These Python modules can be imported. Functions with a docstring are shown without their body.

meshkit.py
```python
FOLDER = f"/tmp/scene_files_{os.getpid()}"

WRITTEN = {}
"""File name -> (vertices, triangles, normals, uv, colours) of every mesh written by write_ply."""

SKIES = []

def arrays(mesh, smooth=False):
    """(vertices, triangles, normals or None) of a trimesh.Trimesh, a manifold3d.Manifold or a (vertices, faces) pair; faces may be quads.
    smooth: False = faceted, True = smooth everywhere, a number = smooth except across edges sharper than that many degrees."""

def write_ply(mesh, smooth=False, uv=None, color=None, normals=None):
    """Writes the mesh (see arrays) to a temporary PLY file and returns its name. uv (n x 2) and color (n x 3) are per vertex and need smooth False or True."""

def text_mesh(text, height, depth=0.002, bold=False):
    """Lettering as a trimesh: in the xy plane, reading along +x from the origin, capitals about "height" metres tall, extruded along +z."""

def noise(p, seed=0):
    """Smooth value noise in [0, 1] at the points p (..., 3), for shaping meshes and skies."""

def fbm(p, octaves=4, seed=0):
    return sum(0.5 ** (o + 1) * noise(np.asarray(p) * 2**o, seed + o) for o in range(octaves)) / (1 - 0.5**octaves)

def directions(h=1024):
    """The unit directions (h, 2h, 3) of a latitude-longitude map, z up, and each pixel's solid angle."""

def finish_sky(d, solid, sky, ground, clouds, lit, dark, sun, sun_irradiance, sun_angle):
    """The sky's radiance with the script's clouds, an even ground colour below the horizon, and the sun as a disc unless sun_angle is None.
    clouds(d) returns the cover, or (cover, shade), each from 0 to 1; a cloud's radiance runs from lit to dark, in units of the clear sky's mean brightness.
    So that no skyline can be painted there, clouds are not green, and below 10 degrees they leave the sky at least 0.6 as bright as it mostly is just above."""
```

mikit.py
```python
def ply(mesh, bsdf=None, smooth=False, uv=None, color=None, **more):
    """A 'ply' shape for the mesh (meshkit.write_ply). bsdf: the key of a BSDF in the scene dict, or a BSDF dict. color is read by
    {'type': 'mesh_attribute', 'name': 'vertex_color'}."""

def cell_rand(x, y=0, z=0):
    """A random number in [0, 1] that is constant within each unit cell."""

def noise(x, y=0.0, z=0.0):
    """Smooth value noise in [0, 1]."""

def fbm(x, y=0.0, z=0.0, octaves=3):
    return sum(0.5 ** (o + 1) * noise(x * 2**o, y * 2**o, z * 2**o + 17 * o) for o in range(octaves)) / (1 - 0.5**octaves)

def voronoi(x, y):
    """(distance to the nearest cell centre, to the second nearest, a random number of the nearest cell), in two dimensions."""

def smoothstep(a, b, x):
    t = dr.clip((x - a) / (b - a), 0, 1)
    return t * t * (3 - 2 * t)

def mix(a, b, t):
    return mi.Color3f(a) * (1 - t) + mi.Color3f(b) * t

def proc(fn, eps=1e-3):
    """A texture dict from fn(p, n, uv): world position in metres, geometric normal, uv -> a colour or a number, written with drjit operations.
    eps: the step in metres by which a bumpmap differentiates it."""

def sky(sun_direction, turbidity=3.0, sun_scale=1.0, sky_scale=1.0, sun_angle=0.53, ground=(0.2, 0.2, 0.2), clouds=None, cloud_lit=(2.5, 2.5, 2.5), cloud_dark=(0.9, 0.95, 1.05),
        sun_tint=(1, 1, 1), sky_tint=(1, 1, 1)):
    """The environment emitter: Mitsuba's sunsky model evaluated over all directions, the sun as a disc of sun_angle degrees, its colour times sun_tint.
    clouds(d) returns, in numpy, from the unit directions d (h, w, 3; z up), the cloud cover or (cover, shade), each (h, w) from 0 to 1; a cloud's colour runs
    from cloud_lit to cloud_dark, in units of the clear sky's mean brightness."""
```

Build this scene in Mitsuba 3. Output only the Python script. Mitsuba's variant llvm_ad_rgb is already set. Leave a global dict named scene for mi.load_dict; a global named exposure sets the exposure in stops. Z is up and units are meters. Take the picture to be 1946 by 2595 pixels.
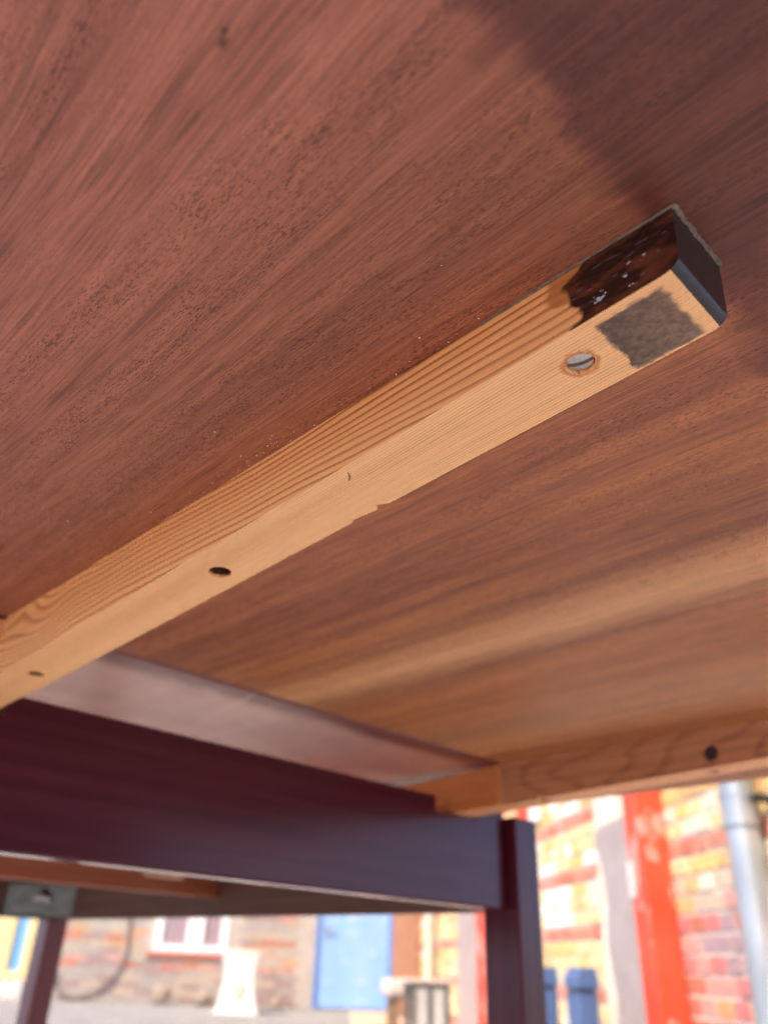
import math, random
import numpy as np, trimesh, drjit as dr, mitsuba as mi, mikit, meshkit
import manifold3d as m3
from shapely.geometry import Polygon

T = mi.ScalarTransform4f
scene, labels = {}, {}

# ------------------------------------------------------------------ camera, sky, exposure
FWD = [0.597866, 0.624741, 0.502249]
UP = [-0.376273, -0.334520, 0.864011]
EYE = np.array([0.0, 0.0, 0.52])
scene['camera'] = {
    'type': 'thinlens', 'fov': 52.31, 'fov_axis': 'x', 'near_clip': 0.01, 'far_clip': 500.0,
    'aperture_radius': 0.0016, 'focus_distance': 0.262,
    'to_world': T().look_at(origin=EYE.tolist(), target=(EYE + np.array(FWD)).tolist(), up=UP)}


def cloud_cover(d):
    p = d / np.maximum(d[..., 2:3], 0.08)
    c = meshkit.fbm(np.stack([p[..., 0] * 0.7, p[..., 1] * 0.7, p[..., 0] * 0 + 3.0], -1), 4, 5)
    return np.clip((c - 0.46) * 3.2, 0, 1) * 0.8, np.clip((c - 0.6) * 2.0, 0, 0.6)


scene['sky'] = mikit.sky((-0.70, -0.20, 0.68), turbidity=3, sun_scale=0.5, sun_angle=10, sky_scale=1.0, sky_tint=(0.92, 0.96, 1.16), sun_tint=(1.0, 0.95, 0.88),
                         clouds=cloud_cover, ground=(0.3, 0.3, 0.3))
exposure = 3.12

# ------------------------------------------------------------------ helpers
used = {}


def key_for(name, parent=None):
    k = f'{parent}__{name}' if parent else name
    n = used.get(k, 0)
    used[k] = n + 1
    return k if n == 0 else f'{k}_{n:03d}'


def obj(name, mesh, bsdf, parent=None, smooth=30, label=None, cat=None, group=None, kind=None, m=None, uv=None, color=None):
    k = key_for(name, parent)
    d = mesh if isinstance(mesh, dict) else mikit.ply(mesh, bsdf, smooth=smooth, uv=uv, color=color)
    if isinstance(mesh, dict):
        d = dict(mesh)
        d['bsdf'] = {'type': 'ref', 'id': bsdf}
    if m is not None:
        d['to_world'] = m
    scene[k] = d
    lab = {a: b for a, b in (('label', label), ('category', cat), ('group', group), ('kind', kind)) if b}
    if lab:
        labels[k] = lab
    return k


def thing(name, label, cat, group=None):
    k = key_for(name)
    labels[k] = {'label': label, 'category': cat}
    if group:
        labels[k]['group'] = group
    return k


def cbox(x0, x1, y0, y1, z0, z1, c=0.001):
    """A box with chamfered edges."""
    c = min(c, 0.45 * (x1 - x0), 0.45 * (y1 - y0), 0.45 * (z1 - z0))
    pts = []
    for sx in (0, 1):
        for sy in (0, 1):
            for sz in (0, 1):
                x, y, z = (x0, x1)[sx], (y0, y1)[sy], (z0, z1)[sz]
                dx, dy, dz = (c, -c)[sx], (c, -c)[sy], (c, -c)[sz]
                pts += [(x, y + dy, z + dz), (x + dx, y, z + dz), (x + dx, y + dy, z)]
    return trimesh.convex.convex_hull(np.array(pts))


def join(*ms):
    return trimesh.util.concatenate(list(ms))


def to_tm(man):
    me = man.to_mesh()
    return trimesh.Trimesh(me.vert_properties[:, :3], me.tri_verts, process=False)


def to_m3(tm):
    return m3.Manifold(m3.Mesh(np.asarray(tm.vertices, np.float32), np.asarray(tm.faces, np.uint32)))


def extrude(poly, depth):
    return trimesh.creation.extrude_polygon(poly, depth, engine='earcut')


def tube(points, r, n=12):
    p = np.asarray(points, float)
    r = np.broadcast_to(r, (len(p),))
    t = np.gradient(p, axis=0)
    t /= np.linalg.norm(t, axis=1, keepdims=True)
    ref = np.array([0.3, 0.2, 0.93]) if abs(t[0][2]) < 0.8 else np.array([1.0, 0.1, 0.0])
    a = np.cross(t, ref)
    a /= np.linalg.norm(a, axis=1, keepdims=True)
    b = np.cross(t, a)
    ang = np.arange(n) * 2 * np.pi / n
    v = p[:, None] + r[:, None, None] * (np.cos(ang)[None, :, None] * a[:, None] + np.sin(ang)[None, :, None] * b[:, None])
    v = v.reshape(-1, 3)
    f = []
    for i in range(len(p) - 1):
        for j in range(n):
            j2 = (j + 1) % n
            f += [(i * n + j, i * n + j2, (i + 1) * n + j2), (i * n + j, (i + 1) * n + j2, (i + 1) * n + j)]
    e = len(v)
    v = np.vstack([v, p[:1], p[-1:]])
    for j in range(n):
        j2 = (j + 1) % n
        f += [(e, j2, j), (e + 1, (len(p) - 1) * n + j, (len(p) - 1) * n + j2)]
    m = trimesh.Trimesh(v, f, process=False)
    m.fix_normals()
    return m


def lathe(profile, n=32):
    return trimesh.creation.revolve(np.array(profile, float), sections=n)


# ------------------------------------------------------------------ materials
N_, fbm, sstep, mix = mikit.noise, mikit.fbm, mikit.smoothstep, mikit.mix


def principled(color, rough=0.5, **k):
    d = {'type': 'principled', 'base_color': color, 'roughness': rough}
    d.update(k)
    return {'type': 'twosided', 'bsdf': d}


def rgb(*c):
    return {'type': 'rgb', 'value': list(c)}


def veneer(p, n, uv):
    """Mahogany-coloured veneer under the draw leaf: grain along y, pores, a dark varnished band along the outer edge."""
    x, y = p.x, p.y
    w = (N_(x * 14, y * 5, 1.0) - 0.5) * 0.010 + (N_(x * 60, y * 14, 2.0) - 0.5) * 0.0022
    u = x + w
    bands = fbm(u * 50, y * 1.8, 0.5, 3)
    streak = fbm(u * 240, y * 8, 3.5, 3)
    fine = N_(u * 1900, y * 90, 7.0)
    t = dr.clip(0.55 + 1.15 * (bands - 0.5) + 0.55 * (streak - 0.5) + 0.36 * (fine - 0.5), 0, 1)
    c = mix((0.150, 0.036, 0.020), (0.470, 0.174, 0.084), t)
    gold = sstep(0.18, 0.36, x + 0.25 * (bands - 0.5))  # golden sheen towards the right, painted into the veneer colour
    mauve = 1 - sstep(0.03, 0.13, x + 0.10 * (bands - 0.5))  # cool mauve sheen on the left side, painted into the colour
    c = c * mix((1.0, 0.98, 1.02), (1.16, 1.20, 0.86), gold) * mix((1, 1, 1), (1.10, 1.12, 1.50), mauve)
    tan = dr.exp(-dr.square((u - 0.374) / 0.026)) + 0.45 * dr.exp(-dr.square((u - 0.56) / 0.05))  # tan bands: veneer figure together with painted golden sheen
    c = mix(c, mi.Color3f(0.70, 0.37, 0.175) * (0.84 + 0.32 * streak), 0.72 * dr.clip(tan, 0, 1))
    zone = sstep(0.40, 0.58, fbm(u * 85, y * 4, 9.0, 2))
    pw = u + 0.0005 * (N_(x * 900, y * 900, 6.0) - 0.5)
    pore = sstep(0.48, 0.85, N_(pw * 2700, y * 760, 4.0)) * (0.30 + 0.70 * zone) * (0.4 + 0.9 * N_(u * 300, y * 110, 2.0))
    line = sstep(0.60, 0.85, N_(u * 1300, y * 40, 11.0)) * (1 - 0.75 * zone)
    c = c * mix((1, 1, 1), (0.58, 0.52, 0.58), pore) * (1 - 0.26 * line)
    edge = 0.0565 + 0.018 * (fbm(x * 60, y * 60, 2.0, 3) - 0.5) + 0.05 * (u - x)
    st = 1 - sstep(edge - 0.005, edge + 0.006, y)
    patch = 0.75 + 0.5 * fbm(x * 70, y * 70, 5.0, 3)
    c = c * mix((1, 1, 1), mi.Color3f(0.46, 0.36, 0.47) * patch, st)
    for (sx, sy, sr) in ((0.0400, 0.1010, 0.0010), (0.0388, 0.0985, 0.0007), (0.2985, 0.2420, 0.0006), (0.0130, 0.2300, 0.0005), (0.2455, 0.1900, 0.0005)):
        c = c * (1 - 0.75 * dr.exp(-(dr.square(x - sx) + dr.square((y - sy) * 0.6)) / (sr * sr)))
    seam = dr.exp(-dr.square((x - 0.3738) / 0.00028))
    return mix(c, c * mi.Color3f(1.35, 1.4, 1.4), seam * sstep(0.1, 0.2, y))


def veneer_rough(p, n, uv):
    return 0.42 + 0.14 * N_(p.x * 400, p.y * 40, 2.0) - 0.06 * (1 - sstep(0.050, 0.062, p.y))


def veneer_bump(p, n, uv):
    u = p.x + (N_(p.x * 60, p.y * 14, 2.0) - 0.5) * 0.0022
    return fbm(u * 900, p.y * 45, 1.0, 2) - 0.5 * sstep(0.50, 0.85, N_(u * 2300, p.y * 720, 4.0))


scene['mat_veneer'] = {'type': 'twosided', 'bsdf': {'type': 'bumpmap', 'scale': 0.00006, 'tex': mikit.proc(veneer_bump, 2e-4), 'bsdf': {
    'type': 'principled', 'base_color': mikit.proc(veneer), 'roughness': mikit.proc(veneer_rough), 'specular': 0.5}}}

Y0 = 0.0495          # outer end of the bearers


def zb(y):
    return 0.70 - 0.02484 - 0.0425 * (y - 0.126)


def pine(p, n, uv):
    """Pine as a solid: growth rings nearly parallel to x, so fine lines below and broad ones on the side."""
    x, y, z = p.x, p.y, p.z
    far = sstep(0.33, 0.50, y)
    wob = (N_(x * 40, y * 9, z * 40) - 0.5) * 0.0024 + (N_(x * 90, y * 34, z * 120) - 0.5) * 0.0007
    dz = z - 0.668
    ph = (x + (0.36 - 0.13 * far) * dz + 0.0045 * far * (N_(y * 26, z * 34, 2.0) - 0.5) + wob) / 0.00118
    f = ph - dr.floor(ph)
    ring = mikit.cell_rand(dr.floor(ph), 3, 1)
    side = dr.abs(n.x) > 0.6
    late = sstep(dr.select(side, 0.40, 0.15), 0.90, f) * (1 - sstep(0.93, 1.0, f)) * (0.5 + 0.5 * ring)
    late = dr.select(side, late, late * (0.22 + 0.46 * N_(x * 220, y * 3, 5.0)))
    tone = fbm(x * 120, y * 5, z * 120, 3)
    c = mix((0.97, 0.575, 0.275), (0.36, 0.105, 0.026), late)
    c = c * dr.select(side, mi.Color3f(0.94, 0.78, 0.60), mi.Color3f(1, 1, 1))
    c = c * mix((0.88, 0.76, 0.70), (1.05, 1.05, 1.05), tone)
    fib = N_(x * 2500, y * 60, z * 2500)
    c = c * (0.92 + 0.16 * fib)
    # resin streak along the side
    zr = 0.6705 - 0.045 * (y - 0.17) + 0.002 * (N_(y * 30, 3.0, 1.0) - 0.5)
    rs = dr.exp(-dr.square((z - zr) / 0.0007)) * sstep(0.11, 0.15, y) * (1 - sstep(0.24, 0.30, y)) * sstep(0.3, 0.6, N_(y * 70, 1.0, 1.0))
    c = mix(c, (0.24, 0.075, 0.05), dr.select(side, rs * 0.85, 0.0))
    return c


def varnish_mask(p, n):
    y, z, x = p.y, p.z, p.x
    e = 0.0815 + 0.008 * (N_(z * 160, 2.0, 5.0) - 0.5) + 0.004 * (fbm(z * 420, y * 200, 1.0, 3) - 0.5)
    side = dr.select((n.x < -0.6) & (x < 0.3), 1 - sstep(e - 0.0011, e + 0.0009, y), 0.0)
    end = dr.select((n.y < -0.35) & (y < 0.07), 1.0, 0.0)
    return dr.maximum(side, end)


def rubbed_mask(p, n):
    r = 0.0020 * (fbm(p.x * 420, p.y * 420, 3.0, 4) - 0.5)
    a = sstep(0.1524, 0.1544, p.x + r) * (1 - sstep(0.1768, 0.1784, p.x + r)) * sstep(0.0563, 0.0583, p.y + r) * (1 - sstep(0.0776, 0.0792, p.y + 1.6 * r))
    return dr.select((n.z < -0.8) & (p.x < 0.3), a, 0.0)


def bearer_color(p, n, uv):
    c = pine(p, n, uv)
    x, y, z = p.x, p.y, p.z
    # thin amber runs of the varnish at its edge
    e = 0.0885 + 0.005 * (N_(z * 300, 7.0, 5.0) - 0.5)
    am = dr.select((n.x < -0.6) & (x < 0.3), (1 - sstep(e - 0.0016, e + 0.0014, y)) * sstep(0.6875, 0.6890, z + 0.002 * (N_(y * 300, 1.0, 1.0) - 0.5)), 0.0)
    c = mix(c, mi.Color3f(0.45, 0.155, 0.035), am * 0.85)
    v = varnish_mask(p, n)
    dark = mix((0.020, 0.006, 0.005), (0.120, 0.030, 0.013), sstep(0.3, 0.8, fbm(y * 120, z * 330, x * 160, 3)))
    dark = dr.select((n.y < -0.35) & (y < 0.07), mi.Color3f(0.018, 0.012, 0.014), dark)
    c = mix(c, dark, v)
    g = rubbed_mask(p, n)
    gc = mix((0.040, 0.030, 0.032), (0.27, 0.165, 0.125), dr.clip(0.15 + 0.9 * (fbm(x * 700, y * 700, 2.0, 4) - 0.3) + 18 * (0.066 - y) + 7 * (x - 0.164), 0, 1))
    gc = gc * (0.78 + 0.44 * N_(x * 2600, y * 900, 1.0))
    c = mix(c, gc, g * 0.93)
    # raw wood lighter on the worn arris round the screw
    # a crescent-shaped gouge in the lower face, its inner shade painted in
    cu = (x - 0.1553) * 0.72 + (y - 0.1818) * 0.69
    cv = (y - 0.1818) * 0.72 - (x - 0.1553) * 0.69
    wd = 0.00042 - 0.00008 * dr.abs(cu) / 0.001
    cres = dr.exp(-dr.square((cv + 0.0006 - 90 * cu * cu) / dr.maximum(wd, 0.0001))) * (1 - sstep(0.0024, 0.0032, dr.abs(cu))) * sstep(0.15, 0.45, N_(x * 1500, y * 1500, 2.0) + 0.25)
    c = mix(c, (0.085, 0.030, 0.014), dr.select(n.z < -0.2, cres * 0.95, 0.0))
    # old screw holes: the shade inside is painted onto the walls
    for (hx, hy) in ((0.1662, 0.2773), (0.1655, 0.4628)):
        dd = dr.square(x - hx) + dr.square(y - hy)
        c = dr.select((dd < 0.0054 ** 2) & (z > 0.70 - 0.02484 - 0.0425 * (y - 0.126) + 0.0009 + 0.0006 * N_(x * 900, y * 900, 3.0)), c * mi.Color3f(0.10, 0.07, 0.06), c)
    d = dr.sqrt(dr.square(x - 0.1638) + dr.square(y - 0.0893))
    halo = dr.select(n.z < -0.4, 1 - sstep(0.0052, 0.0064, d + 0.0012 * (N_(x * 900, y * 900, 1.0) - 0.5)), 0.0)
    return c * mix((1, 1, 1), (0.70, 0.50, 0.42), halo)


def bearer_rough(p, n, uv):
    return 0.55 - 0.47 * dr.select((n.y < -0.35) & (p.y < 0.07), 0.5, varnish_mask(p, n))


def bearer_bump(p, n, uv):
    v = varnish_mask(p, n)
    drip = sstep(0.64, 0.84, N_(p.y * 380, p.z * 430, 2.0)) * dr.select(n.x < -0.6, v, 0.0)
    return 0.10 * fbm(p.x * 1500, p.y * 60, p.z * 1500, 2) * (1 - v) + 1.3 * drip


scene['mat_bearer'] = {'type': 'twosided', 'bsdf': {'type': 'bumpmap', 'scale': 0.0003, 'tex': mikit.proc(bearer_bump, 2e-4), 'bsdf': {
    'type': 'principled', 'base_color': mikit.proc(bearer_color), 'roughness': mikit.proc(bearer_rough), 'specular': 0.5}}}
def bearer_brown(p, n, uv):
    """The second bearer: redder wood, with shade painted into the flank and a paler lower face."""
    x, y, z = p.x, p.y, p.z
    g = y * 22 + 30 * (z - 0.672) * (z - 0.672) * 1600 * 0.02 + 1.3 * fbm(y * 14, z * 60, 1.0, 2)
    f = g - dr.floor(g)
    fig = sstep(0.55, 0.9, f) * (1 - sstep(0.92, 1.0, f))
    flank = mix((0.58, 0.25, 0.115), (0.27, 0.090, 0.040), dr.clip(0.35 * fig + 0.9 * fbm(x * 200, y * 9, z * 260, 3) - 0.12, 0, 1))
    flank = dr.select(y > 0.4923, pine(p, n, uv) * mi.Color3f(0.80, 0.58, 0.44), flank)
    return dr.select(n.x < -0.6, flank, pine(p, n, uv) * mi.Color3f(0.86, 0.76, 0.72))  # flank darker than the lower face: its shade is in the colour


scene['mat_bearer_brown'] = principled(mikit.proc(bearer_brown), 0.5)


def stained(axis):
    def fn(p, n, uv):
        a, b, c = (p.x, p.y, p.z) if axis == 'x' else (p.z, p.x, p.y)
        t = fbm(a * 5, b * 130, c * 130, 3) + 0.35 * (fbm(a * 14, b * 600, c * 600, 2) - 0.5)
        return mix((0.052, 0.0066, 0.0145), (0.096, 0.0145, 0.0265), dr.clip(1.3 * t - 0.15, 0, 1))
    return fn


for ax in 'xz':
    scene['mat_stained_' + ax] = principled(mikit.proc(stained(ax)), 0.20, specular=0.34)
scene['mat_leg_bounce'] = principled(mikit.proc(lambda p, n, uv: mix((0.105, 0.019, 0.020), (0.20, 0.045, 0.042), fbm(p.z * 5, p.x * 130, p.y * 130, 3))), 0.35)  # lighter copy of the leg stain, with bounced light painted in
scene['mat_stained_y'] = principled(mikit.proc(lambda p, n, uv: mix((0.055, 0.024, 0.016), (0.15, 0.068, 0.045), fbm(p.y * 6, p.x * 200, p.z * 110, 3))), 0.6)


def maintop(p, n, uv):
    u = p.x + (N_(p.x * 20, p.y * 6, 1.0) - 0.5) * 0.01
    t = dr.clip(fbm(u * 70, p.y * 4, 2.0, 3) + 0.5 * (fbm(u * 420, p.y * 14, 1.0, 2) - 0.5), 0, 1)
    c = mix((0.26, 0.100, 0.070), (0.44, 0.20, 0.145), t)
    scr = dr.exp(-dr.square((p.x - 0.3485 - 0.18 * (p.y - 0.508)) / 0.0008)) * sstep(0.497, 0.503, p.y) * (1 - sstep(0.55, 0.62, p.y))
    dust_and_sheen = sstep(0.25, 0.70, fbm(p.x * 16, p.y * 30, 4.0, 3))  # pale haze: bright reflection painted into the underside colour
    c = mix(c, (0.62, 0.36, 0.29), 0.35 + 0.25 * dust_and_sheen) * mix((1, 1, 1), (0.80, 0.62, 0.56), sstep(0.40, 0.62, p.x))
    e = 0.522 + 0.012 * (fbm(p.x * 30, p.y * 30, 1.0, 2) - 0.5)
    c = c * mix((0.36, 0.22, 0.22), (1, 1, 1), sstep(e - 0.012, e + 0.012, p.y))  # dark end of the reflection, painted along the leaf joint
    return mix(c, (0.6, 0.5, 0.45), 0.7 * scr)


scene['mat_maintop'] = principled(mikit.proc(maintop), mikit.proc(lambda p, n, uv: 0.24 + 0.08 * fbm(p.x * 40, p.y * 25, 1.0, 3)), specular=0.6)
scene['mat_rail'] = principled(mikit.proc(lambda p, n, uv: mix((0.24, 0.066, 0.028), (0.38, 0.125, 0.054), fbm(p.x * 7, p.y * 200, p.z * 160, 3))), 0.5)
scene['mat_peg'] = principled(rgb(0.55, 0.36, 0.24), 0.6)
scene['mat_glue'] = principled(mikit.proc(lambda p, n, uv: mix((0.035, 0.024, 0.020), (0.30, 0.22, 0.17), fbm(p.x * 500, p.y * 500, p.z * 900, 3))), 0.7)
scene['mat_glint_chip'] = principled(rgb(0.42, 0.40, 0.45), 0.15, specular=0.8)
scene['mat_flake'] = principled(rgb(0.8, 0.72, 0.66), 0.7)
scene['mat_steel_worn'] = principled(rgb(0.16, 0.16, 0.155), 0.45, metallic=0.7)
scene['mat_knot'] = principled(rgb(0.030, 0.012, 0.014), 0.6)
scene['mat_steel'] = principled(mikit.proc(lambda p, n, uv: mix((0.42, 0.43, 0.44), (0.62, 0.63, 0.63), fbm(p.x * 1500, p.y * 1500, p.z * 1500, 2))), 0.38, metallic=0.85)
scene['mat_steel_dark'] = principled(rgb(0.022, 0.020, 0.020), 0.6, specular=0.25)
scene['mat_galvanised_plate'] = principled(mikit.proc(lambda p, n, uv: mix((0.10, 0.125, 0.12), (0.33, 0.38, 0.36), fbm(p.x * 90, p.y * 90, p.z * 90, 3))), 0.42, metallic=0.6)

# ------------------------------------------------------------------ the table
table = thing('dining_table', 'dark stained dining table seen from below, its end leaf drawn out on pine bearers', 'table')
LX0, LX1 = -0.035, 0.859
obj('leaf', cbox(LX0, LX1, -0.034, 0.4935, 0.70, 0.721, 0.002), 'mat_veneer', table, smooth=False, label='reddish brown veneered underside of the drawn-out leaf')
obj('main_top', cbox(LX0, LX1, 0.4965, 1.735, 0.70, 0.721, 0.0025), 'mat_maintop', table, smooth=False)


def bearer_mesh(x0, w, screws, holes, nicks=()):
    ye = 0.4925
    end = [(Y0, 0.6998), (Y0 + 0.0008, 0.6838)]
    r = 0.0056
    for a in np.linspace(0, 90, 7)[1:]:
        a = math.radians(a)
        end.append((Y0 + 0.0009 + r * (1 - math.cos(a)), zb(Y0 + r) + 0.0040 * (1 - math.sin(a)) + 0.0))
    prof = end + [(ye, zb(ye)), (ye, 0.6998)]
    out = extrude(Polygon(prof), w)
    v = out.vertices.copy()
    out = trimesh.Trimesh(np.stack([x0 + v[:, 2], v[:, 0], v[:, 1]], 1), out.faces)
    out.fix_normals()
    # inner length, a little proud of the outer one on the shoulder side
    pts = []
    for y, zt in ((ye - 0.00005, 0.6978), (1.07, 0.6978 - 0.0455 * (1.07 - ye))):
        for x in (x0 - 0.0026, x0 + w - 0.0008):
            pts += [(x, y, zt), (x, y, zb(y) + 0.0003)]
    man = to_m3(out) + to_m3(trimesh.convex.convex_hull(np.array(pts)))
    for (x, y, rr, dep) in screws:
        z = zb(y)
        cone = m3.Manifold.cylinder(dep + 0.002, rr * 1.10, rr * 0.98, 40).translate([x, y, z - 0.002])
        man = man - cone
    for (x, y, z, rr, dep) in holes:                    # holes in the side face
        man = man - m3.Manifold.cylinder(dep + 0.001, rr * 1.1, rr, 32).rotate([0, 90, 0]).translate([x0 - 0.001 - 0.0026 * (y > ye), y, z])
    for (c, size, rot) in nicks:
        man = man - m3.Manifold.cube(list(size), True).rotate(list(rot)).translate(list(c))
    return to_tm(man)


def screw_mesh(x, y, r, depth, turn):
    m = m3.Manifold.cylinder(0.004, r * 0.97, r * 0.80, 40) - m3.Manifold.cube([2.4 * r, r * 0.36, 0.0076], True).rotate([0, 0, turn])
    dome = m3.Manifold.sphere(r * 2.4, 64).translate([0, 0, r * 2.4 - 0.0001])
    m = m ^ dome
    return to_tm(m.translate([x, y, zb(y) + depth]))


X1, WB, X2 = 0.1500, 0.0284, 0.6459
nicks1 = [((0.1791, 0.1870, zb(0.187) + 0.0002), (0.0042, 0.0062, 0.0040), (0, 20, 28)),
          ((0.1790, 0.1950, zb(0.195) - 0.0002), (0.0020, 0.0180, 0.0022), (0, 20, 5)),
          ((0.1790, 0.2420, zb(0.242) + 0.0001), (0.0012, 0.0070, 0.0014), (0, 20, 10))]
scr1 = [(0.1638, 0.0893, 0.0043, 0.0026), (0.1662, 0.2773, 0.0047, 0.012), (0.1655, 0.4628, 0.0045, 0.004)]
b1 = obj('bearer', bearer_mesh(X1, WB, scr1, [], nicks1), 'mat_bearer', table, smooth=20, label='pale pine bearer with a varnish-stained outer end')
obj('screw', screw_mesh(0.1638, 0.0893, 0.0042, 0.0004, 106), 'mat_steel', b1, label='slotted steel screw head')
obj('screw', screw_mesh(0.1662, 0.2773, 0.0044, 0.0058, 40), 'mat_steel_worn', b1, label='dark screw sunk deep in its hole')
obj('screw', screw_mesh(0.1655, 0.4628, 0.0043, 0.0014, 70), 'mat_steel_dark', b1)
scr2 = [(X2 + 0.0150, 0.2834, 0.0043, 0.006), (X2 + 0.0150, 0.452, 0.0043, 0.006)]
b2 = obj('bearer', bearer_mesh(X2, WB, scr2, [(0, 0.2775, 0.6805, 0.0060, 0.016), (0, 0.4474, 0.6625, 0.0022, 0.01)]), 'mat_bearer_brown', table, smooth=20,
         label='second bearer, of redder wood, at the right side of the leaf')
kn = trimesh.creation.cylinder(0.0059, 0.008, sections=32)
kn.apply_transform(trimesh.transformations.rotation_matrix(math.pi / 2, [0, 1, 0]))
kn.apply_translation((X2 + 0.0065, 0.2775, 0.6805))
obj('knot', kn, 'mat_knot', b2, label='dark knot in the flank')
obj('screw', screw_mesh(X2 + 0.0150, 0.2834, 0.0040, 0.003, 20), 'mat_steel_dark', b2)
obj('screw', screw_mesh(X2 + 0.0150, 0.452, 0.0040, 0.003, 80), 'mat_steel_dark', b2)


def bead(path, r, seed):
    rng = np.random.default_rng(seed)
    p = np.asarray(path, float)
    rr = r * (0.55 + 0.75 * meshkit.fbm(np.stack([np.arange(len(p)) * 0.35, np.zeros(len(p)), np.zeros(len(p)) + seed], 1), 3))
    p = p + rng.normal(0, 1, p.shape) * np.asarray(r)[:, None] * 0.12 * [1, 1, 0.3]
    return tube(p, rr, 7)


line = [(X1 - 0.0002, y, 0.6999) for y in np.linspace(0.115, Y0, 60)] + [(x, Y0 - 0.0003, 0.6999) for x in np.linspace(X1, X1 + WB, 30)]
gr_ = [0.00048] * 60 + [0.0011] * 30
obj('glue_line', bead(line, np.array(gr_), 4), 'mat_glue', b1, label='dusty bead of old glue round the bearer end')
rv = np.random.default_rng(5)
chips = []  # pale chips built in place of glints on the varnish
for (cy, cz, n_, sp, sz) in ((0.0742, 0.6828, 7, 0.0013, 0.0011), (0.0720, 0.6838, 4, 0.0016, 0.0007), (0.0650, 0.6853, 2, 0.0004, 0.0009), (0.0632, 0.6889, 2, 0.0007, 0.0008), (0.0583, 0.6890, 2, 0.0008, 0.0005), (0.0645, 0.6811, 3, 0.0006, 0.0006)):
    for _ in range(n_):
        k_ = 6
        a_ = np.sort(rv.uniform(0, 6.28, k_))
        r_ = sz * rv.uniform(0.25, 0.75, k_) * rv.uniform(0.5, 1.1)
        q = np.stack([np.zeros(k_), r_ * np.cos(a_) * 1.5, r_ * np.sin(a_)], 1)
        top_ = q * [1, 0.6, 0.6] + [-0.00022, 0, 0]
        ch = trimesh.convex.convex_hull(np.vstack([q, top_]))
        ch.apply_transform(trimesh.transformations.euler_matrix(rv.uniform(-0.6, 0.6), rv.uniform(-0.2, 0.2), rv.uniform(-0.2, 0.2)))
        ch.apply_translation((X1 - 0.00005, cy + rv.normal(0, sp), cz + rv.normal(0, sp * 0.5)))
        chips.append(ch)
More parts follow.
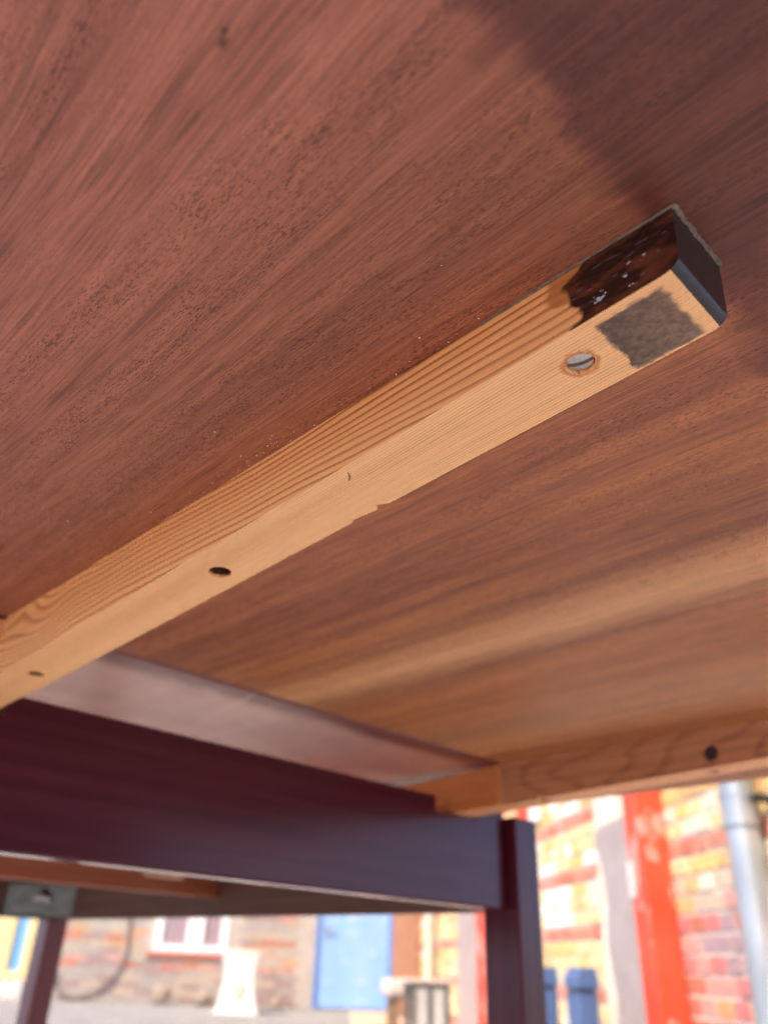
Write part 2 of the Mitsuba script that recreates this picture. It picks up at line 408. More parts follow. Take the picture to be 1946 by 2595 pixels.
obj('glint_chips', join(*chips), 'mat_glint_chip', b1, smooth=False, kind='stuff', label='pale chips that stand in for glints on the varnish')
rng = np.random.default_rng(12)
flakes = []
for i in range(46):
    y = rng.choice([rng.normal(0.215, 0.03), rng.uniform(0.10, 0.36)])
    x = X1 - abs(rng.normal(0, 0.0035)) - 0.0006 - (0.03 * rng.random() if i % 5 == 0 else 0)
    s = rng.uniform(0.00012, 0.00042)
    f = trimesh.creation.box((s * rng.uniform(0.8, 2.2), s, s * 0.6))
    f.apply_transform(trimesh.transformations.euler_matrix(0, 0, rng.uniform(0, 3)))
    f.apply_translation((x, y, 0.69995))
    flakes.append(f)
obj('dust_and_sheen', join(*flakes), 'mat_flake', table, smooth=False, kind='stuff')

# frame: aprons notched for the bearers, legs, cross rail, corner plate
ZA0, ZA1, ZL = 0.574, 0.671, 0.6645
AY, AT = 0.5515, 0.023
ap = to_m3(cbox(0.097, 0.7268, AY, AY + AT, ZA0, ZA1, 0.0016))
for x0 in (X1, X2):
    nz = zb(AY) - 0.0015
    ap = ap - m3.Manifold.cube([WB + 0.036, 0.1, 0.1]).translate([x0 - 0.030, AY - 0.03, nz])
obj('apron', to_tm(ap), 'mat_stained_x', table, smooth=False, label='dark purple-brown end apron notched for the bearers')
obj('apron', cbox(0.734, 0.756, 0.5860, 1.6355, ZA0, ZA1, 0.0016), 'mat_stained_y', table, smooth=False, label='long side apron, its unpolished inner face showing')
obj('apron', cbox(0.0686, 0.0906, 0.5860, 1.6355, ZA0, ZA1, 0.0016), 'mat_stained_y', table, smooth=False)
obj('apron', cbox(0.097, 0.7268, 1.6480, 1.6700, ZA0, ZA1, 0.0016), 'mat_stained_y', table, smooth=False)
for lx in (0.7292, 0.0556):
    for ly in (0.5388, 1.6360):
        far_leg = ly > 1 and lx > 0.5
        obj('leg', cbox(lx, lx + 0.0396, ly, ly + 0.0467, 0.003, ZL, 0.0018), 'mat_leg_bounce' if far_leg else 'mat_stained_z', table, smooth=False, label='far leg with bounced light painted in as redder brown' if far_leg else None)
rail = obj('cross_rail', cbox(0.0912, 0.7335, 1.090, 1.112, 0.5985, 0.690, 0.001), 'mat_rail', table, smooth=False, label='orange-brown cross rail between the long aprons')
obj('block', join(cbox(0.603, 0.664, 1.072, 1.0898, 0.6165, 0.6320, 0.002), cbox(0.640, 0.655, 1.060, 1.0722, 0.6185, 0.628, 0.002)), 'mat_peg', rail, smooth=False)
# corner plate, set diagonally across the far right corner
pl = m3.Manifold.cube([0.128, 0.003, 0.052], True) - m3.Manifold.cylinder(0.02, 0.011, 0.011, 24, True).rotate([90, 0, 0]).translate([0.004, 0, 0.010])
for sx in (-1, 1):
    pl = pl + m3.Manifold.cube([0.022, 0.003, 0.052], True).rotate([0, 0, 45 * sx]).translate([sx * 0.0704, 0.0075, 0])
pm = T().translate([0.6905, 1.5985, 0.6035]).rotate([0, 0, 1], -42)
br = obj('corner_plate', to_tm(pl), 'mat_galvanised_plate', table, smooth=20, m=pm, label='galvanised corner plate at the far leg')
wing = join(tube([(0.004, -0.022, 0.004), (0.004, 0.03, 0.004)], 0.004, 12), tube([(-0.012, -0.013, 0.000), (-0.004, -0.011, 0.003), (0.012, -0.011, 0.003), (0.020, -0.013, 0.000)], [0.003, 0.005, 0.005, 0.003], 8))
obj('wing_bolt', wing, 'mat_steel', br, m=pm)

# ------------------------------------------------------------------ the courtyard
# court frame: s along the right-hand wall (away from the camera), l out of that wall, z up
DIR = np.array([0.59820, 0.80135, 0.0]) / np.linalg.norm([0.59820, 0.80135])
NRM = np.array([-DIR[1], DIR[0], 0.0])
OFF = -1.8608
CM = np.eye(4)
CM[:3, 0], CM[:3, 1], CM[:3, 3] = DIR, NRM, NRM * OFF
COURT = T(CM)
SB = 12.0


def court(m):
    m = m.copy()
    m.apply_transform(CM)
    return m


def ground_col(p, n, uv):
    t = fbm(p.x * 1.3, p.y * 1.3, 0.0, 4)
    g = fbm(p.x * 60, p.y * 60, 1.0, 2)
    return mix((0.33, 0.325, 0.31), (0.46, 0.455, 0.44), dr.clip(0.7 * t + 0.5 * g - 0.1, 0, 1))


scene['mat_ground'] = principled(mikit.proc(ground_col), 0.9, specular=0.3)
gv = np.array([[-60, -60, 0], [60, -60, 0], [60, 60, 0], [-60, 60, 0]], float)
obj('ground', trimesh.Trimesh(gv, [[0, 1, 2], [0, 2, 3]], process=False), 'mat_ground', smooth=False, label='pale grey concrete courtyard ground', kind='structure')

BR = {
    'yellow': (0.68, 0.49, 0.19), 'yellow2': (0.72, 0.57, 0.30), 'ochre': (0.60, 0.40, 0.19), 'buff': (0.56, 0.44, 0.32), 'cream': (0.70, 0.62, 0.48),
    'white': (0.80, 0.77, 0.72), 'red': (0.50, 0.18, 0.12), 'red2': (0.56, 0.25, 0.17), 'pink': (0.56, 0.20, 0.18), 'pink2': (0.60, 0.31, 0.25),
    'grey': (0.42, 0.37, 0.34), 'mauve': (0.40, 0.28, 0.28), 'orange': (0.62, 0.31, 0.15), 'sage': (0.46, 0.45, 0.36),
    'old_grey': (0.38, 0.345, 0.32), 'old_mauve': (0.34, 0.245, 0.24), 'old_buff': (0.48, 0.39, 0.30), 'old_red': (0.50, 0.20, 0.14), 'old_pink': (0.53, 0.31, 0.26),
    'old_sage': (0.43, 0.42, 0.36), 'old_orange': (0.55, 0.33, 0.18)}
for k, c in BR.items():
    scene['mat_brick_' + k] = principled(mikit.proc(lambda p, n, uv, c=c: mi.Color3f(*c) * (0.72 + 0.5 * fbm(p.x * 30, p.y * 30, p.z * 30, 3))), 0.9, specular=0.2)
scene['mat_mortar'] = principled(mikit.proc(lambda p, n, uv: mix((0.52, 0.46, 0.38), (0.68, 0.62, 0.53), fbm(p.x * 9, p.y * 9, p.z * 9, 3))), 0.95, specular=0.2)
scene['mat_brick_mixed'] = principled({'type': 'mesh_attribute', 'name': 'vertex_color'}, 0.9, specular=0.2)

scene['mat_old_mortar'] = principled(mikit.proc(lambda p, n, uv: mix((0.42, 0.37, 0.33), (0.55, 0.50, 0.45), fbm(p.x * 5, p.y * 5, p.z * 5, 3))), 0.95, specular=0.2)
PITCH, LEN = 0.076, 0.25
proto = {}


def brick_proto(length, horizontal):
    kk = (round(length, 3), horizontal)
    if kk not in proto:
        h = PITCH - 0.012
        b = cbox(-length / 2, length / 2, -0.02, 0.0, -h / 2, h / 2, 0.004) if horizontal == 's' else cbox(0, 0.02, -length / 2, length / 2, -h / 2, h / 2, 0.004)
        proto[kk] = mikit.ply(b, None, smooth=False)
        proto[kk, 'm'] = b
    return proto[kk]


rnd = random.Random(7)


def right_colour(s, z, k):
    if s < 3.78 and z < 0.79:
        return rnd.choice(['pink', 'pink2', 'pink', 'red', 'pink2', 'mauve'] if rnd.random() > 0.12 else ['orange', 'buff'])
    if s < 3.78 and z < 0.94:
        return rnd.choice(['buff', 'buff', 'cream', 'pink2', 'ochre'])
    if s > 10.0:
        return rnd.choice(['orange', 'ochre', 'mauve', 'red2'])
    if k % 4 == 1:
        return rnd.choice(['red', 'red2', 'red2', 'pink2'])
    if 4.5 < s < 5.6 and z > 0.74:
        if rnd.random() < (0.62 if s > 5.0 else 0.22):
            return rnd.choice(['white', 'cream', 'white'])
    return rnd.choice(['yellow', 'yellow2', 'yellow', 'ochre', 'cream', 'yellow2'])


def back_colour(t, z, k):
    if z < 0.36:
        return rnd.choice(['old_grey', 'old_mauve', 'old_buff', 'old_mauve', 'old_grey'])
    if k % 4 == 1:
        return rnd.choice(['old_red', 'old_red', 'old_pink', 'old_mauve'])
    if t < 2.0:
        return rnd.choice(['old_orange', 'old_buff', 'old_sage', 'old_pink', 'old_grey'])
    return rnd.choice(['old_buff', 'old_pink', 'old_pink', 'old_sage', 'old_mauve', 'old_buff', 'old_grey', 'old_orange'])


def lay(parent, axis, a0, a1, zmax, inside, colour, skip):
    """Lays bricks course by course; those INSIDE(a, z) are entries of their own, the rest go into one mesh."""
    rest_v, rest_f, rest_c, nv = [], [], [], 0
    for k in range(int(zmax / PITCH)):
        z = (k + 0.5) * PITCH
        header = k % 2 == 1
        step = LEN / 2 if (header and axis == 's') else LEN
        a = a0 + (LEN * 0.25 if k % 2 else 0)
        while a < a1:
            c = a + step / 2
            if not skip(c, z):
                L = step - 0.011
                b = brick_proto(L, axis)
                name = colour(c, z, k)
                proud = rnd.uniform(0.004, 0.011)
                at = (c, proud, z) if axis == 's' else (SB - proud - 0.0, c, z)
                if inside(c, z):
                    M = COURT @ T().translate(list(at)).rotate([0, 0, 1], rnd.uniform(-0.5, 0.5))
                    obj('brick', b, 'mat_brick_' + name, parent, m=M)
                else:
                    bm = proto[(round(L, 3), axis), 'm']
                    rest_v.append(bm.vertices + np.array(at))
                    rest_f.append(bm.faces + nv)
                    nv += len(bm.vertices)
                    rest_c.append(np.tile(np.array(BR[name]) * rnd.uniform(0.85, 1.15), (len(bm.vertices), 1)))
            a += step
    m = trimesh.Trimesh(np.vstack(rest_v), np.vstack(rest_f), process=False)
    m.apply_transform(CM)
    obj('outer_bricks', m, 'mat_brick_mixed', parent, smooth=False, color=np.vstack(rest_c), kind='stuff')


# right-hand wall
wall = thing('brick_wall', 'yellow and red banded brick wall running back along the right of the courtyard', 'wall')
obj('wall_core', court(cbox(1.2, SB + 0.3, -0.36, 0.0, 0.0, 4.2, 0.01)), 'mat_mortar', wall, smooth=False)
P_RED = (3.70, 3.90)          # red post and the plaster beside it
lay(wall, 's', 1.3, SB - 0.02, 4.2, lambda s, z: (2.7 < s < 3.75 and 0.2 < z < 1.45) or (4.45 < s < 5.75 and 0.22 < z < 1.62), right_colour,
    lambda s, z: (3.72 < s < 4.35 and z < 2.6))
plaster_pts = [(4.02, 0.0), (4.40, 0.0), (4.395, 0.32), (4.37, 0.44), (4.40, 0.53), (4.425, 0.64), (4.42, 0.73), (4.385, 0.83), (4.39, 0.92), (4.41, 1.02), (4.47, 1.14), (4.465, 1.195), (4.42, 1.225), (4.02, 1.235)]


def slab(points, l0, l1, jag=0.012, seed=0):
    poly = Polygon(points).buffer(0.02).buffer(-0.02).segmentize(0.03)
    c = np.array(poly.exterior.coords)[:-1]
    r = np.random.default_rng(seed)
    c = c + r.normal(0, jag / 2, c.shape)
    q = Polygon(c).buffer(0)
    m = extrude(max(getattr(q, 'geoms', [q]), key=lambda g: g.area), l1 - l0)
    v = m.vertices
    out = trimesh.Trimesh(np.stack([v[:, 0], l0 + v[:, 2], v[:, 1]], 1), m.faces)
    out.fix_normals()
    return out


scene['mat_plaster'] = principled(mikit.proc(lambda p, n, uv: mix((0.33, 0.275, 0.26), (0.46, 0.40, 0.38), fbm(p.x * 8, p.y * 8, p.z * 8, 4))), 0.9, specular=0.2)
scene['mat_rough'] = principled(mikit.proc(lambda p, n, uv: mix((0.24, 0.115, 0.065), (0.46, 0.24, 0.14), fbm(p.x * 14, p.y * 14, p.z * 9, 4))), 0.95, specular=0.2)
scene['mat_limewash'] = principled(mikit.proc(lambda p, n, uv: mix((0.66, 0.55, 0.38), (0.80, 0.74, 0.62), fbm(p.x * 9, p.y * 9, p.z * 9, 3))), 0.9, specular=0.2)
obj('limewash_strip', court(slab([(3.74, 0), (4.60, 0), (4.60, 0.5), (4.58, 0.9), (4.55, 1.3), (4.52, 2.6), (3.74, 2.6)], 0.0, 0.016, 0.02, 3)), 'mat_limewash', wall, smooth=20)
obj('plaster_patch', court(slab(plaster_pts, 0.014, 0.055, 0.008, 5)), 'mat_plaster', wall, smooth=20, label='grey-mauve render with a ragged edge')
obj('plaster_patch', court(slab([(7.0, 0), (7.95, 0), (7.97, 1.0), (7.9, 2.2), (7.0, 2.2)], 0.012, 0.05, 0.012, 6)), 'mat_plaster', wall, smooth=20)
obj('rough_patch', court(slab([(10.0, 0.0), (11.90, 0.0), (11.95, 2.1), (10.05, 2.1)], 0.012, 0.05, 0.02, 8)), 'mat_rough', wall, smooth=20, label='rough orange-brown patch beside the blue door')


def red_paint(p, n, uv):
    w = sstep(0.56, 0.68, fbm(p.x * 11, p.y * 11, p.z * 7, 4))
    return mix(mix((0.66, 0.055, 0.020), (0.74, 0.10, 0.045), fbm(p.x * 5, p.y * 5, p.z * 5, 2)), (0.78, 0.42, 0.36), w * 0.6)


scene['mat_red'] = principled(mikit.proc(red_paint), 0.5)
scene['mat_latch'] = principled(rgb(0.72, 0.60, 0.58), 0.5)
scene['mat_latch_dark'] = principled(rgb(0.30, 0.24, 0.18), 0.6)


def red_post(s0, s1, lift, label, hinge):
    k = thing('steel_post', label, 'post', None)
    obj('column', court(cbox(s0, s1, 0.018, lift, 0.0, 2.5, 0.006)), 'mat_red', k, smooth=False)
    obj('base_plate', court(cbox(s0 - 0.02, s1 + 0.02, 0.018, lift + 0.03, 0.0, 0.02, 0.003)), 'mat_red', k, smooth=False)
    if hinge:
        obj('latch', court(cbox(s1 - 0.05, s1 + 0.005, lift, lift + 0.012, 0.83, 0.985, 0.004)), 'mat_latch', k, smooth=False, label='pale metal latch plate')
        obj('latch_stop', court(cbox(s1, s1 + 0.035, lift - 0.03, lift + 0.006, 0.835, 0.965, 0.004)), 'mat_latch_dark', k, smooth=False)
    return k


red_post(3.70, 3.85, 0.15, 'red painted steel post beside the thick galvanised downpipe', True)
red_post(6.45, 6.86, 0.15, 'red painted steel post farther back, mostly hidden behind the table leg', False)

scene['mat_galvanised'] = principled(mikit.proc(lambda p, n, uv: mix((0.30, 0.335, 0.36), (0.60, 0.63, 0.62), fbm(p.x * 14, p.y * 14, p.z * 6, 4))), 0.42, metallic=0.6)
scene['mat_pale_green'] = principled(rgb(0.50, 0.54, 0.46), 0.6)
scene['mat_dark'] = principled(rgb(0.06, 0.065, 0.07), 0.7)
g = thing('downpipe', 'thick galvanised rainwater downpipe at the far right of the photo', 'pipe')
lean = 0.03
pp = lambda z: (2.935 + lean * (1.1 - z), 0.085, z)
obj('pipe', court(tube([pp(z) for z in np.linspace(0, 3.9, 9)], 0.062, 40)), 'mat_galvanised', g, smooth=40)
obj('collar', court(join(tube([pp(1.025), pp(1.135)], 0.0665, 40), tube([pp(1.128), pp(1.142)], 0.071, 40))), 'mat_galvanised', g, smooth=40)
obj('ring', court(tube([pp(1.016), pp(1.026)], 0.0675, 40)), 'mat_galvanised_plate', g, smooth=40)
obj('clip', court(cbox(2.825, 2.855, 0.0, 0.085, 1.10, 1.125, 0.003)), 'mat_steel_dark', g, smooth=False)
g = thing('downpipe', 'slim pale green downpipe between the orange-brown patch and the yellow bricks', 'pipe')
obj('pipe', court(tube([(9.10, 0.09, z) for z in np.linspace(0, 3.9, 5)], 0.055, 20)), 'mat_pale_green', g, smooth=40)
obj('collar', court(tube([(9.10, 0.09, 1.25), (9.10, 0.09, 1.35)], 0.065, 20)), 'mat_pale_green', g, smooth=40)

scene['mat_sign_white'] = principled(rgb(0.78, 0.74, 0.72), 0.5)
g = thing('wall_plate', 'small red and white plate high on the wall above the table leg', 'sign')
obj('panel', court(cbox(5.50, 6.05, 0.014, 0.03, 1.42, 1.72, 0.004)), 'mat_sign_white', g, smooth=False)
obj('red_panel', court(cbox(5.72, 6.01, 0.030, 0.036, 1.44, 1.70, 0.002)), 'mat_red', g, smooth=False)

# blue wheelie bins
scene['mat_bin_blue'] = principled(mikit.proc(lambda p, n, uv: mix((0.055, 0.105, 0.24), (0.085, 0.15, 0.31), fbm(p.x * 10, p.y * 10, p.z * 10, 3))), 0.42)
scene['mat_bin_dark'] = principled(rgb(0.03, 0.05, 0.09), 0.5)


def taper_box(cx, cy, z0, z1, w0, d0, w1, d1, c=0.012):
    pts = []
    for z, w, d in ((z0, w0, d0), (z1, w1, d1)):
        for sx in (-1, 1):
            for sy in (-1, 1):
                pts += [(cx + sx * (w / 2 - c), cy + sy * d / 2, z), (cx + sx * w / 2, cy + sy * (d / 2 - c), z)]
    return trimesh.convex.convex_hull(np.array(pts))


def bin_(s, l, label):
    k = thing('recycling_bin', label, 'bin', None)
    obj('body', court(taper_box(s, l, 0.05, 0.445, 0.14, 0.085, 0.155, 0.098)), 'mat_bin_blue', k, smooth=20)
    obj('rim', court(taper_box(s, l, 0.4455, 0.466, 0.145, 0.09, 0.145, 0.09)), 'mat_bin_dark', k, smooth=20)
    obj('lid', court(trimesh.convex.convex_hull(np.vstack([taper_box(s, l, 0.4665, 0.50, 0.165, 0.108, 0.165, 0.108).vertices, taper_box(s, l - 0.01, 0.53, 0.545, 0.155, 0.08, 0.15, 0.075).vertices]))), 'mat_bin_blue', k, smooth=20)
    for q in (-1, 1):
        w = trimesh.creation.cylinder(0.05, 0.02, sections=20)
        w.apply_transform(trimesh.transformations.rotation_matrix(math.pi / 2, [0, 1, 0]))
        w.apply_translation((s + q * 0.072, l - 0.03, 0.05))
        obj('wheel', court(w), 'mat_bin_dark', k, smooth=30)


bin_(3.88, 0.42, 'slim blue bin on the right of the pair by the yellow brick wall')
bin_(4.41, 0.42, 'slim blue bin on the left of the pair, mostly hidden by the table leg')

# bench and crate
scene['mat_pale_board'] = principled(mikit.proc(lambda p, n, uv: mix((0.50, 0.41, 0.35), (0.66, 0.56, 0.50), fbm(p.x * 12, p.y * 12, p.z * 20, 3))), 0.7)
scene['mat_bench_wood'] = principled(rgb(0.24, 0.15, 0.085), 0.7)
scene['mat_crate_frame'] = principled(rgb(0.10, 0.10, 0.095), 0.6)
scene['mat_crate_panel'] = principled(mikit.proc(lambda p, n, uv: mix((0.36, 0.35, 0.34), (0.56, 0.54, 0.53), fbm(p.x * 9, p.y * 9, p.z * 9, 3))), 0.6)
k = thing('bench', 'low bench with a thick pale top in front of the blue door', 'bench')
sx = np.array([[6.5, 0.70], [6.5, 0.92], [6.95, 0.98], [6.95, 0.60]])
obj('seat', court(cbox(6.25, 6.60, 0.60, 0.935, 0.33, 0.445, 0.03)), 'mat_pale_board', k, smooth=20)
for a, b in ((6.30, 0.66), (6.30, 0.84), (6.52, 0.66), (6.52, 0.84)):
    obj('leg', court(cbox(a, a + 0.05, b, b + 0.05, 0.0, 0.332, 0.004)), 'mat_bench_wood', k, smooth=False)
k = thing('crate', 'dark framed crate with two pale grey panels standing right of the bench', 'crate')
fr = [cbox(5.9, 6.2, 0.57, 0.83, 0.405, 0.43, 0.004), cbox(5.9, 6.2, 0.57, 0.83, 0.02, 0.05, 0.004)]
for l in (0.57, 0.683, 0.795):
    fr += [cbox(5.898, 5.93, l, l + 0.035, 0.0, 0.407, 0.004)]
for l in (0.57, 0.795):
    fr += [cbox(6.17, 6.202, l, l + 0.035, 0.0, 0.407, 0.004)]
obj('frame', court(join(*fr)), 'mat_crate_frame', k, smooth=False)
obj('lid', court(cbox(5.88, 6.22, 0.555, 0.845, 0.431, 0.452, 0.006)), 'mat_pale_board', k, smooth=False)
for l in (0.606, 0.719):
    obj('panel', court(cbox(5.91, 5.922, l, l + 0.076, 0.05, 0.405, 0.003)), 'mat_crate_panel', k, smooth=False)

# building at the back
bld = thing('brick_building', 'weathered brick building with a blue door across the back of the courtyard', 'building')
door = (0.025, 1.075)
win = (2.24, 3.19)
win2 = (4.71, 5.19)
opening = lambda t, z: (door[0] - 0.12 < t < door[1] + 0.16 and z < 2.15) or (win[0] - 0.1 < t < win[1] + 0.1 and 0.55 < z < 1.9) or (win2[0] - 0.12 < t < win2[1] + 0.12 and 0.2 < z < 1.9)
core = to_m3(cbox(SB, SB + 0.4, -0.36, 9.0, 0.0, 4.2, 0.01))
for a, b, z0, z1 in ((door[0], door[1], -0.1, 2.1), (win[0], win[1], 0.58, 1.85), (win2[0], win2[1], 0.24, 1.85)):
    core = core - m3.Manifold.cube([0.18, b - a, z1 - z0]).translate([SB - 0.1, a, z0])
obj('wall_core', court(to_tm(core)), 'mat_old_mortar', bld, smooth=False)
lay(bld, 't', 0.02, 9.0, 4.2, lambda t, z: 0.0 < t < 4.75 and z < 1.12, back_colour, opening)
scene['mat_door_blue'] = principled(mikit.proc(lambda p, n, uv: mix(mix((0.22, 0.43, 0.82), (0.33, 0.55, 0.90), fbm(p.x * 3, p.y * 3, p.z * 2, 3)), (0.55, 0.66, 0.82), 0.7 * sstep(0.62, 0.75, fbm(p.x * 9, p.y * 9, p.z * 9, 3)))), 0.42)
scene['mat_door_edge'] = principled(rgb(0.10, 0.22, 0.56), 0.5)
d = obj('door', court(cbox(SB + 0.02, SB + 0.07, door[0] + 0.045, door[1] - 0.045, 0.02, 2.05, 0.006)), 'mat_door_blue', bld, smooth=False, label='plain light blue door')
obj('frame', court(join(cbox(SB - 0.02, SB + 0.075, door[0], door[0] + 0.05, 0.0, 2.1, 0.004), cbox(SB - 0.02, SB + 0.075, door[1] - 0.05, door[1], 0.0, 2.1, 0.004), cbox(SB - 0.02, SB + 0.075, door[0] + 0.05, door[1] - 0.05, 2.052, 2.1, 0.004))), 'mat_door_edge', d, smooth=False)
obj('handle', court(join(cbox(SB + 0.008, SB + 0.02, 0.905, 0.955, 0.81, 0.965, 0.004), tube([(SB - 0.03, 0.92, 0.90), (SB - 0.03, 0.86, 0.90), (SB - 0.03, 0.81, 0.897)], 0.011, 10))), 'mat_steel', d, smooth=30)
scene['mat_window_white'] = principled(rgb(0.84, 0.84, 0.88), 0.5)
scene['mat_pane'] = principled(rgb(0.33, 0.25, 0.27), 0.15, specular=0.8)
scene['mat_pane_blue'] = principled(rgb(0.16, 0.40, 0.75), 0.15, specular=0.8)  # reflected sky painted as a blue base colour
scene['mat_frame_cream'] = principled(rgb(0.74, 0.60, 0.30), 0.6)
w = obj('window', court(cbox(SB + 0.03, SB + 0.05, win[0] + 0.03, win[1] - 0.03, 0.63, 1.82, 0.002)), 'mat_pane', bld, smooth=False, label='small window with white bars left of the stool')
bars = [cbox(SB - 0.02, SB + 0.029, win[0], win[0] + 0.10, 0.58, 1.85, 0.01), cbox(SB - 0.02, SB + 0.029, win[1] - 0.10, win[1], 0.58, 1.85, 0.01), cbox(SB - 0.03, SB + 0.028, win[0] + 0.1, win[1] - 0.1, 0.58, 0.66, 0.01),
        cbox(SB - 0.02, SB + 0.027, win[0] + 0.1, win[1] - 0.1, 1.77, 1.85, 0.01)]
obj('frame', court(join(*bars)), 'mat_window_white', w, smooth=False)
for a, b in ((2.56, 2.68), (2.70, 2.78)):
    obj('bar', court(cbox(SB - 0.02, SB + 0.028, a, b, 0.661, 1.769, 0.01)), 'mat_window_white', w, smooth=False)
scene['mat_sill'] = principled(rgb(0.48, 0.17, 0.12), 0.8)
obj('sill', court(cbox(SB - 0.05, SB + 0.02, win[0] - 0.05, win[1] + 0.08, 0.515, 0.578, 0.006)), 'mat_sill', w, smooth=False)
w = obj('window', court(cbox(SB + 0.03, SB + 0.05, win2[0] + 0.08, win2[1] - 0.12, 0.30, 1.8, 0.002)), 'mat_pane_blue', bld, smooth=False, label='narrow cream framed window at the left edge, a blue sky reflection painted on its pane')
obj('frame', court(join(cbox(SB - 0.03, SB + 0.029, win2[0] - 0.02, win2[0] + 0.09, 0.22, 1.87, 0.006), cbox(SB - 0.03, SB + 0.029, win2[1] - 0.24, win2[1] + 0.02, 0.22, 1.87, 0.006), cbox(SB - 0.03, SB + 0.028, win2[0] + 0.09, win2[1] - 0.24, 0.22, 0.30, 0.006))), 'mat_frame_cream', w, smooth=False)
scene['mat_render_white'] = principled(rgb(0.62, 0.61, 0.58), 0.9)
obj('render_plinth', court(cbox(SB - 0.14, SB - 0.015, 4.68, 7.5, 0.0, 0.20, 0.01)), 'mat_render_white', bld, smooth=False)

# white hourglass stool
scene['mat_stool'] = principled(rgb(0.80, 0.79, 0.74), 0.55)
scene['mat_stool_peach'] = principled(rgb(0.74, 0.56, 0.44), 0.6)


def square_loft(rows, s, l):
    v, f = [], []
    for (z, w) in rows:
        h = w / 2
        c = 0.02
        v += [(s - h + c, l - h, z), (s + h - c, l - h, z), (s + h, l - h + c, z), (s + h, l + h - c, z), (s + h - c, l + h, z), (s - h + c, l + h, z), (s - h, l + h - c, z), (s - h, l - h + c, z)]
    for i in range(len(rows) - 1):
        for j in range(8):
            a, b = i * 8 + j, i * 8 + (j + 1) % 8
            f += [(a, b, b + 8), (a, b + 8, a + 8)]
    n = len(v)
    for j in range(1, 7):
        f += [(0, j + 1, j), (n - 8, n - 8 + j, n - 7 + j)]
    m = trimesh.Trimesh(v, f, process=False)
    m.fix_normals()
    return m


k = thing('stool', 'white waisted stool standing left of the blue door', 'stool')
zz = np.linspace(0.03, 0.575, 15)
rows = [(z, 0.345 + 0.105 * abs((z - 0.32) / 0.29) ** 1.6) for z in zz]
obj('body', court(square_loft(rows, 10.45, 2.01)), 'mat_stool', k, smooth=25)
obj('top', court(cbox(10.23, 10.67, 1.795, 2.235, 0.5755, 0.61, 0.008)), 'mat_stool', k, smooth=False)
obj('foot', court(cbox(10.21, 10.69, 1.77, 2.25, 0.0, 0.0295, 0.006)), 'mat_stool', k, smooth=False)
tri = extrude(Polygon([(1.93, 0.30), (2.09, 0.30), (2.01, 0.07)]), 0.006)
v = tri.vertices
tri = trimesh.Trimesh(np.stack([10.222 + v[:, 2] + 0.05 * (v[:, 1] - 0.05), v[:, 0], v[:, 1]], 1), tri.faces)
tri.fix_normals()
obj('inlay', court(tri), 'mat_stool_peach', k, smooth=False, label='faint peach triangle on the front')

# cable on the back wall, stones at its foot
scene['mat_cable'] = principled(rgb(0.14, 0.11, 0.11), 0.6)
cp = np.array([(3.53, 1.9), (3.53, 0.85), (3.51, 0.55), (3.60, 0.30), (3.80, 0.12), (4.0, 0.05), (4.16, 0.045), (4.29, 0.16), (4.34, 0.34)])
from scipy.interpolate import CubicSpline
cs = CubicSpline(np.arange(len(cp)), cp)(np.linspace(0, len(cp) - 1, 60))
obj('cable', court(tube([(SB - 0.045, a, max(b, 0.03)) for a, b in cs], 0.014, 8)), 'mat_cable', None, smooth=40, label='dark cable hanging in a loop on the back wall', cat='cable')
scene['mat_stone'] = principled(mikit.proc(lambda p, n, uv: mix((0.27, 0.22, 0.18), (0.42, 0.35, 0.28), fbm(p.x * 8, p.y * 8, p.z * 8, 3))), 0.9)


def stone(s, l, r, seed, label):
    m = trimesh.creation.icosphere(3, 1.0)
    n = meshkit.fbm(m.vertices * 1.3 + seed, 3)
    m.vertices *= (0.7 + 0.6 * n)[:, None] * np.array(r)
    m.apply_translation((s, l, -m.vertices[:, 2].min() - 0.01))
    obj('stone', court(m), 'mat_stone', None, smooth=True, label=label, cat='stone')


stone(11.75, 2.98, (0.09, 0.11, 0.12), 3.0, 'tan stone below the window, left of the stool')
stone(11.7, 2.45, (0.09, 0.11, 0.09), 9.0, 'tan stone right beside the stool foot')
stone(11.7, 1.55, (0.06, 0.08, 0.07), 15.0, 'grey-tan stone between the stool and the blue door')
scene['mat_terracotta'] = principled(mikit.proc(lambda p, n, uv: mix((0.44, 0.24, 0.16), (0.60, 0.42, 0.33), fbm(p.x * 6, p.y * 6, 1.0, 3))), 0.9)
tv = [(6.4, 0.1), (11.6, 0.1), (11.4, 0.62), (9.2, 0.85), (6.4, 1.2)]
tp = trimesh.Trimesh([(a, b, 0.004) for a, b in tv], [[0, 1, 2], [0, 2, 3], [0, 3, 4]], process=False)
obj('paving', court(tp), 'mat_terracotta', None, smooth=False, label='strip of terracotta coloured paving along the right wall', kind='structure')

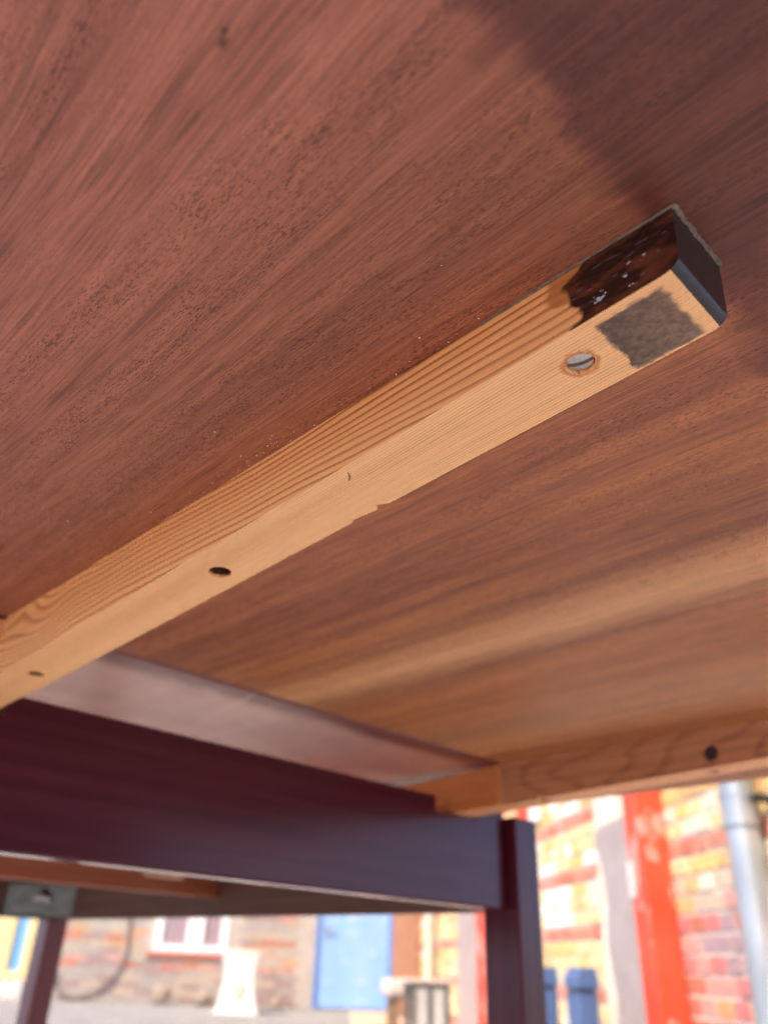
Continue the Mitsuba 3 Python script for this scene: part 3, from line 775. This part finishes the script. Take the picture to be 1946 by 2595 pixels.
# darker sheet added over the ground by the building to tone down its brightness
scene['mat_ground_toned'] = principled(mikit.proc(lambda p, n, uv: mix((0.17, 0.17, 0.17), (0.27, 0.27, 0.265), fbm(p.x * 5, p.y * 5, 1.0, 4))), 0.9, specular=0.3)
sv = [(6.8, 1.2), (9.2, 0.86), (11.4, 0.63), (11.99, 0.63), (11.99, 9.0), (6.8, 9.0)]
obj('toned_ground', court(trimesh.Trimesh([(a, b, 0.004) for a, b in sv], [[0, 1, 2], [2, 3, 4], [0, 2, 4], [0, 4, 5]], process=False)), 'mat_ground_toned', None, smooth=False, label='darker ground sheet added along the foot of the building to tone down its brightness', kind='structure')

# unseen building added behind the camera so the apron reflects dark on its left
rb = thing('brick_building', 'plain brick building added unseen behind the camera to darken the apron reflection', 'building')
rc = to_m3(cbox(-9.0, 4.2, -7.0, -6.4, 0.0, 5.2, 0.01))
for x in (-7.0, -4.4, -1.8, 0.8, 2.6):
    rc = rc - m3.Manifold.cube([1.0, 0.3, 1.4]).translate([x, -6.6, 1.1])
obj('wall_core', to_tm(rc), 'mat_rear_brick', rb, smooth=False)
for x in (-7.0, -4.4, -1.8, 0.8, 2.6):
    w = obj('window', cbox(x + 0.06, x + 0.94, -6.55, -6.53, 1.16, 2.44, 0.002), 'mat_pane', rb, smooth=False)
    obj('frame', join(cbox(x, x + 0.06, -6.56, -6.48, 1.1, 2.5, 0.004), cbox(x + 0.94, x + 1.0, -6.56, -6.48, 1.1, 2.5, 0.004), cbox(x + 0.06, x + 0.94, -6.56, -6.481, 1.1, 1.16, 0.004), cbox(x + 0.06, x + 0.94, -6.56, -6.481, 2.44, 2.5, 0.004), cbox(x + 0.47, x + 0.53, -6.56, -6.482, 1.16, 2.44, 0.004)), 'mat_window_white', w, smooth=False)


def rear_brick(p, n, uv):
    k = dr.floor(p.z / 0.076)
    a = (p.x + 0.125 * (k - 2 * dr.floor(k / 2))) / 0.25
    joint = dr.maximum(sstep(0.93, 0.97, p.z / 0.076 - k), sstep(0.955, 0.975, a - dr.floor(a)))
    c = mix((0.26, 0.085, 0.055), (0.40, 0.17, 0.10), mikit.cell_rand(dr.floor(a), k, 2))
    return mix(c, (0.42, 0.37, 0.32), joint)


scene['mat_rear_brick'] = principled(mikit.proc(rear_brick), 0.9, specular=0.2)
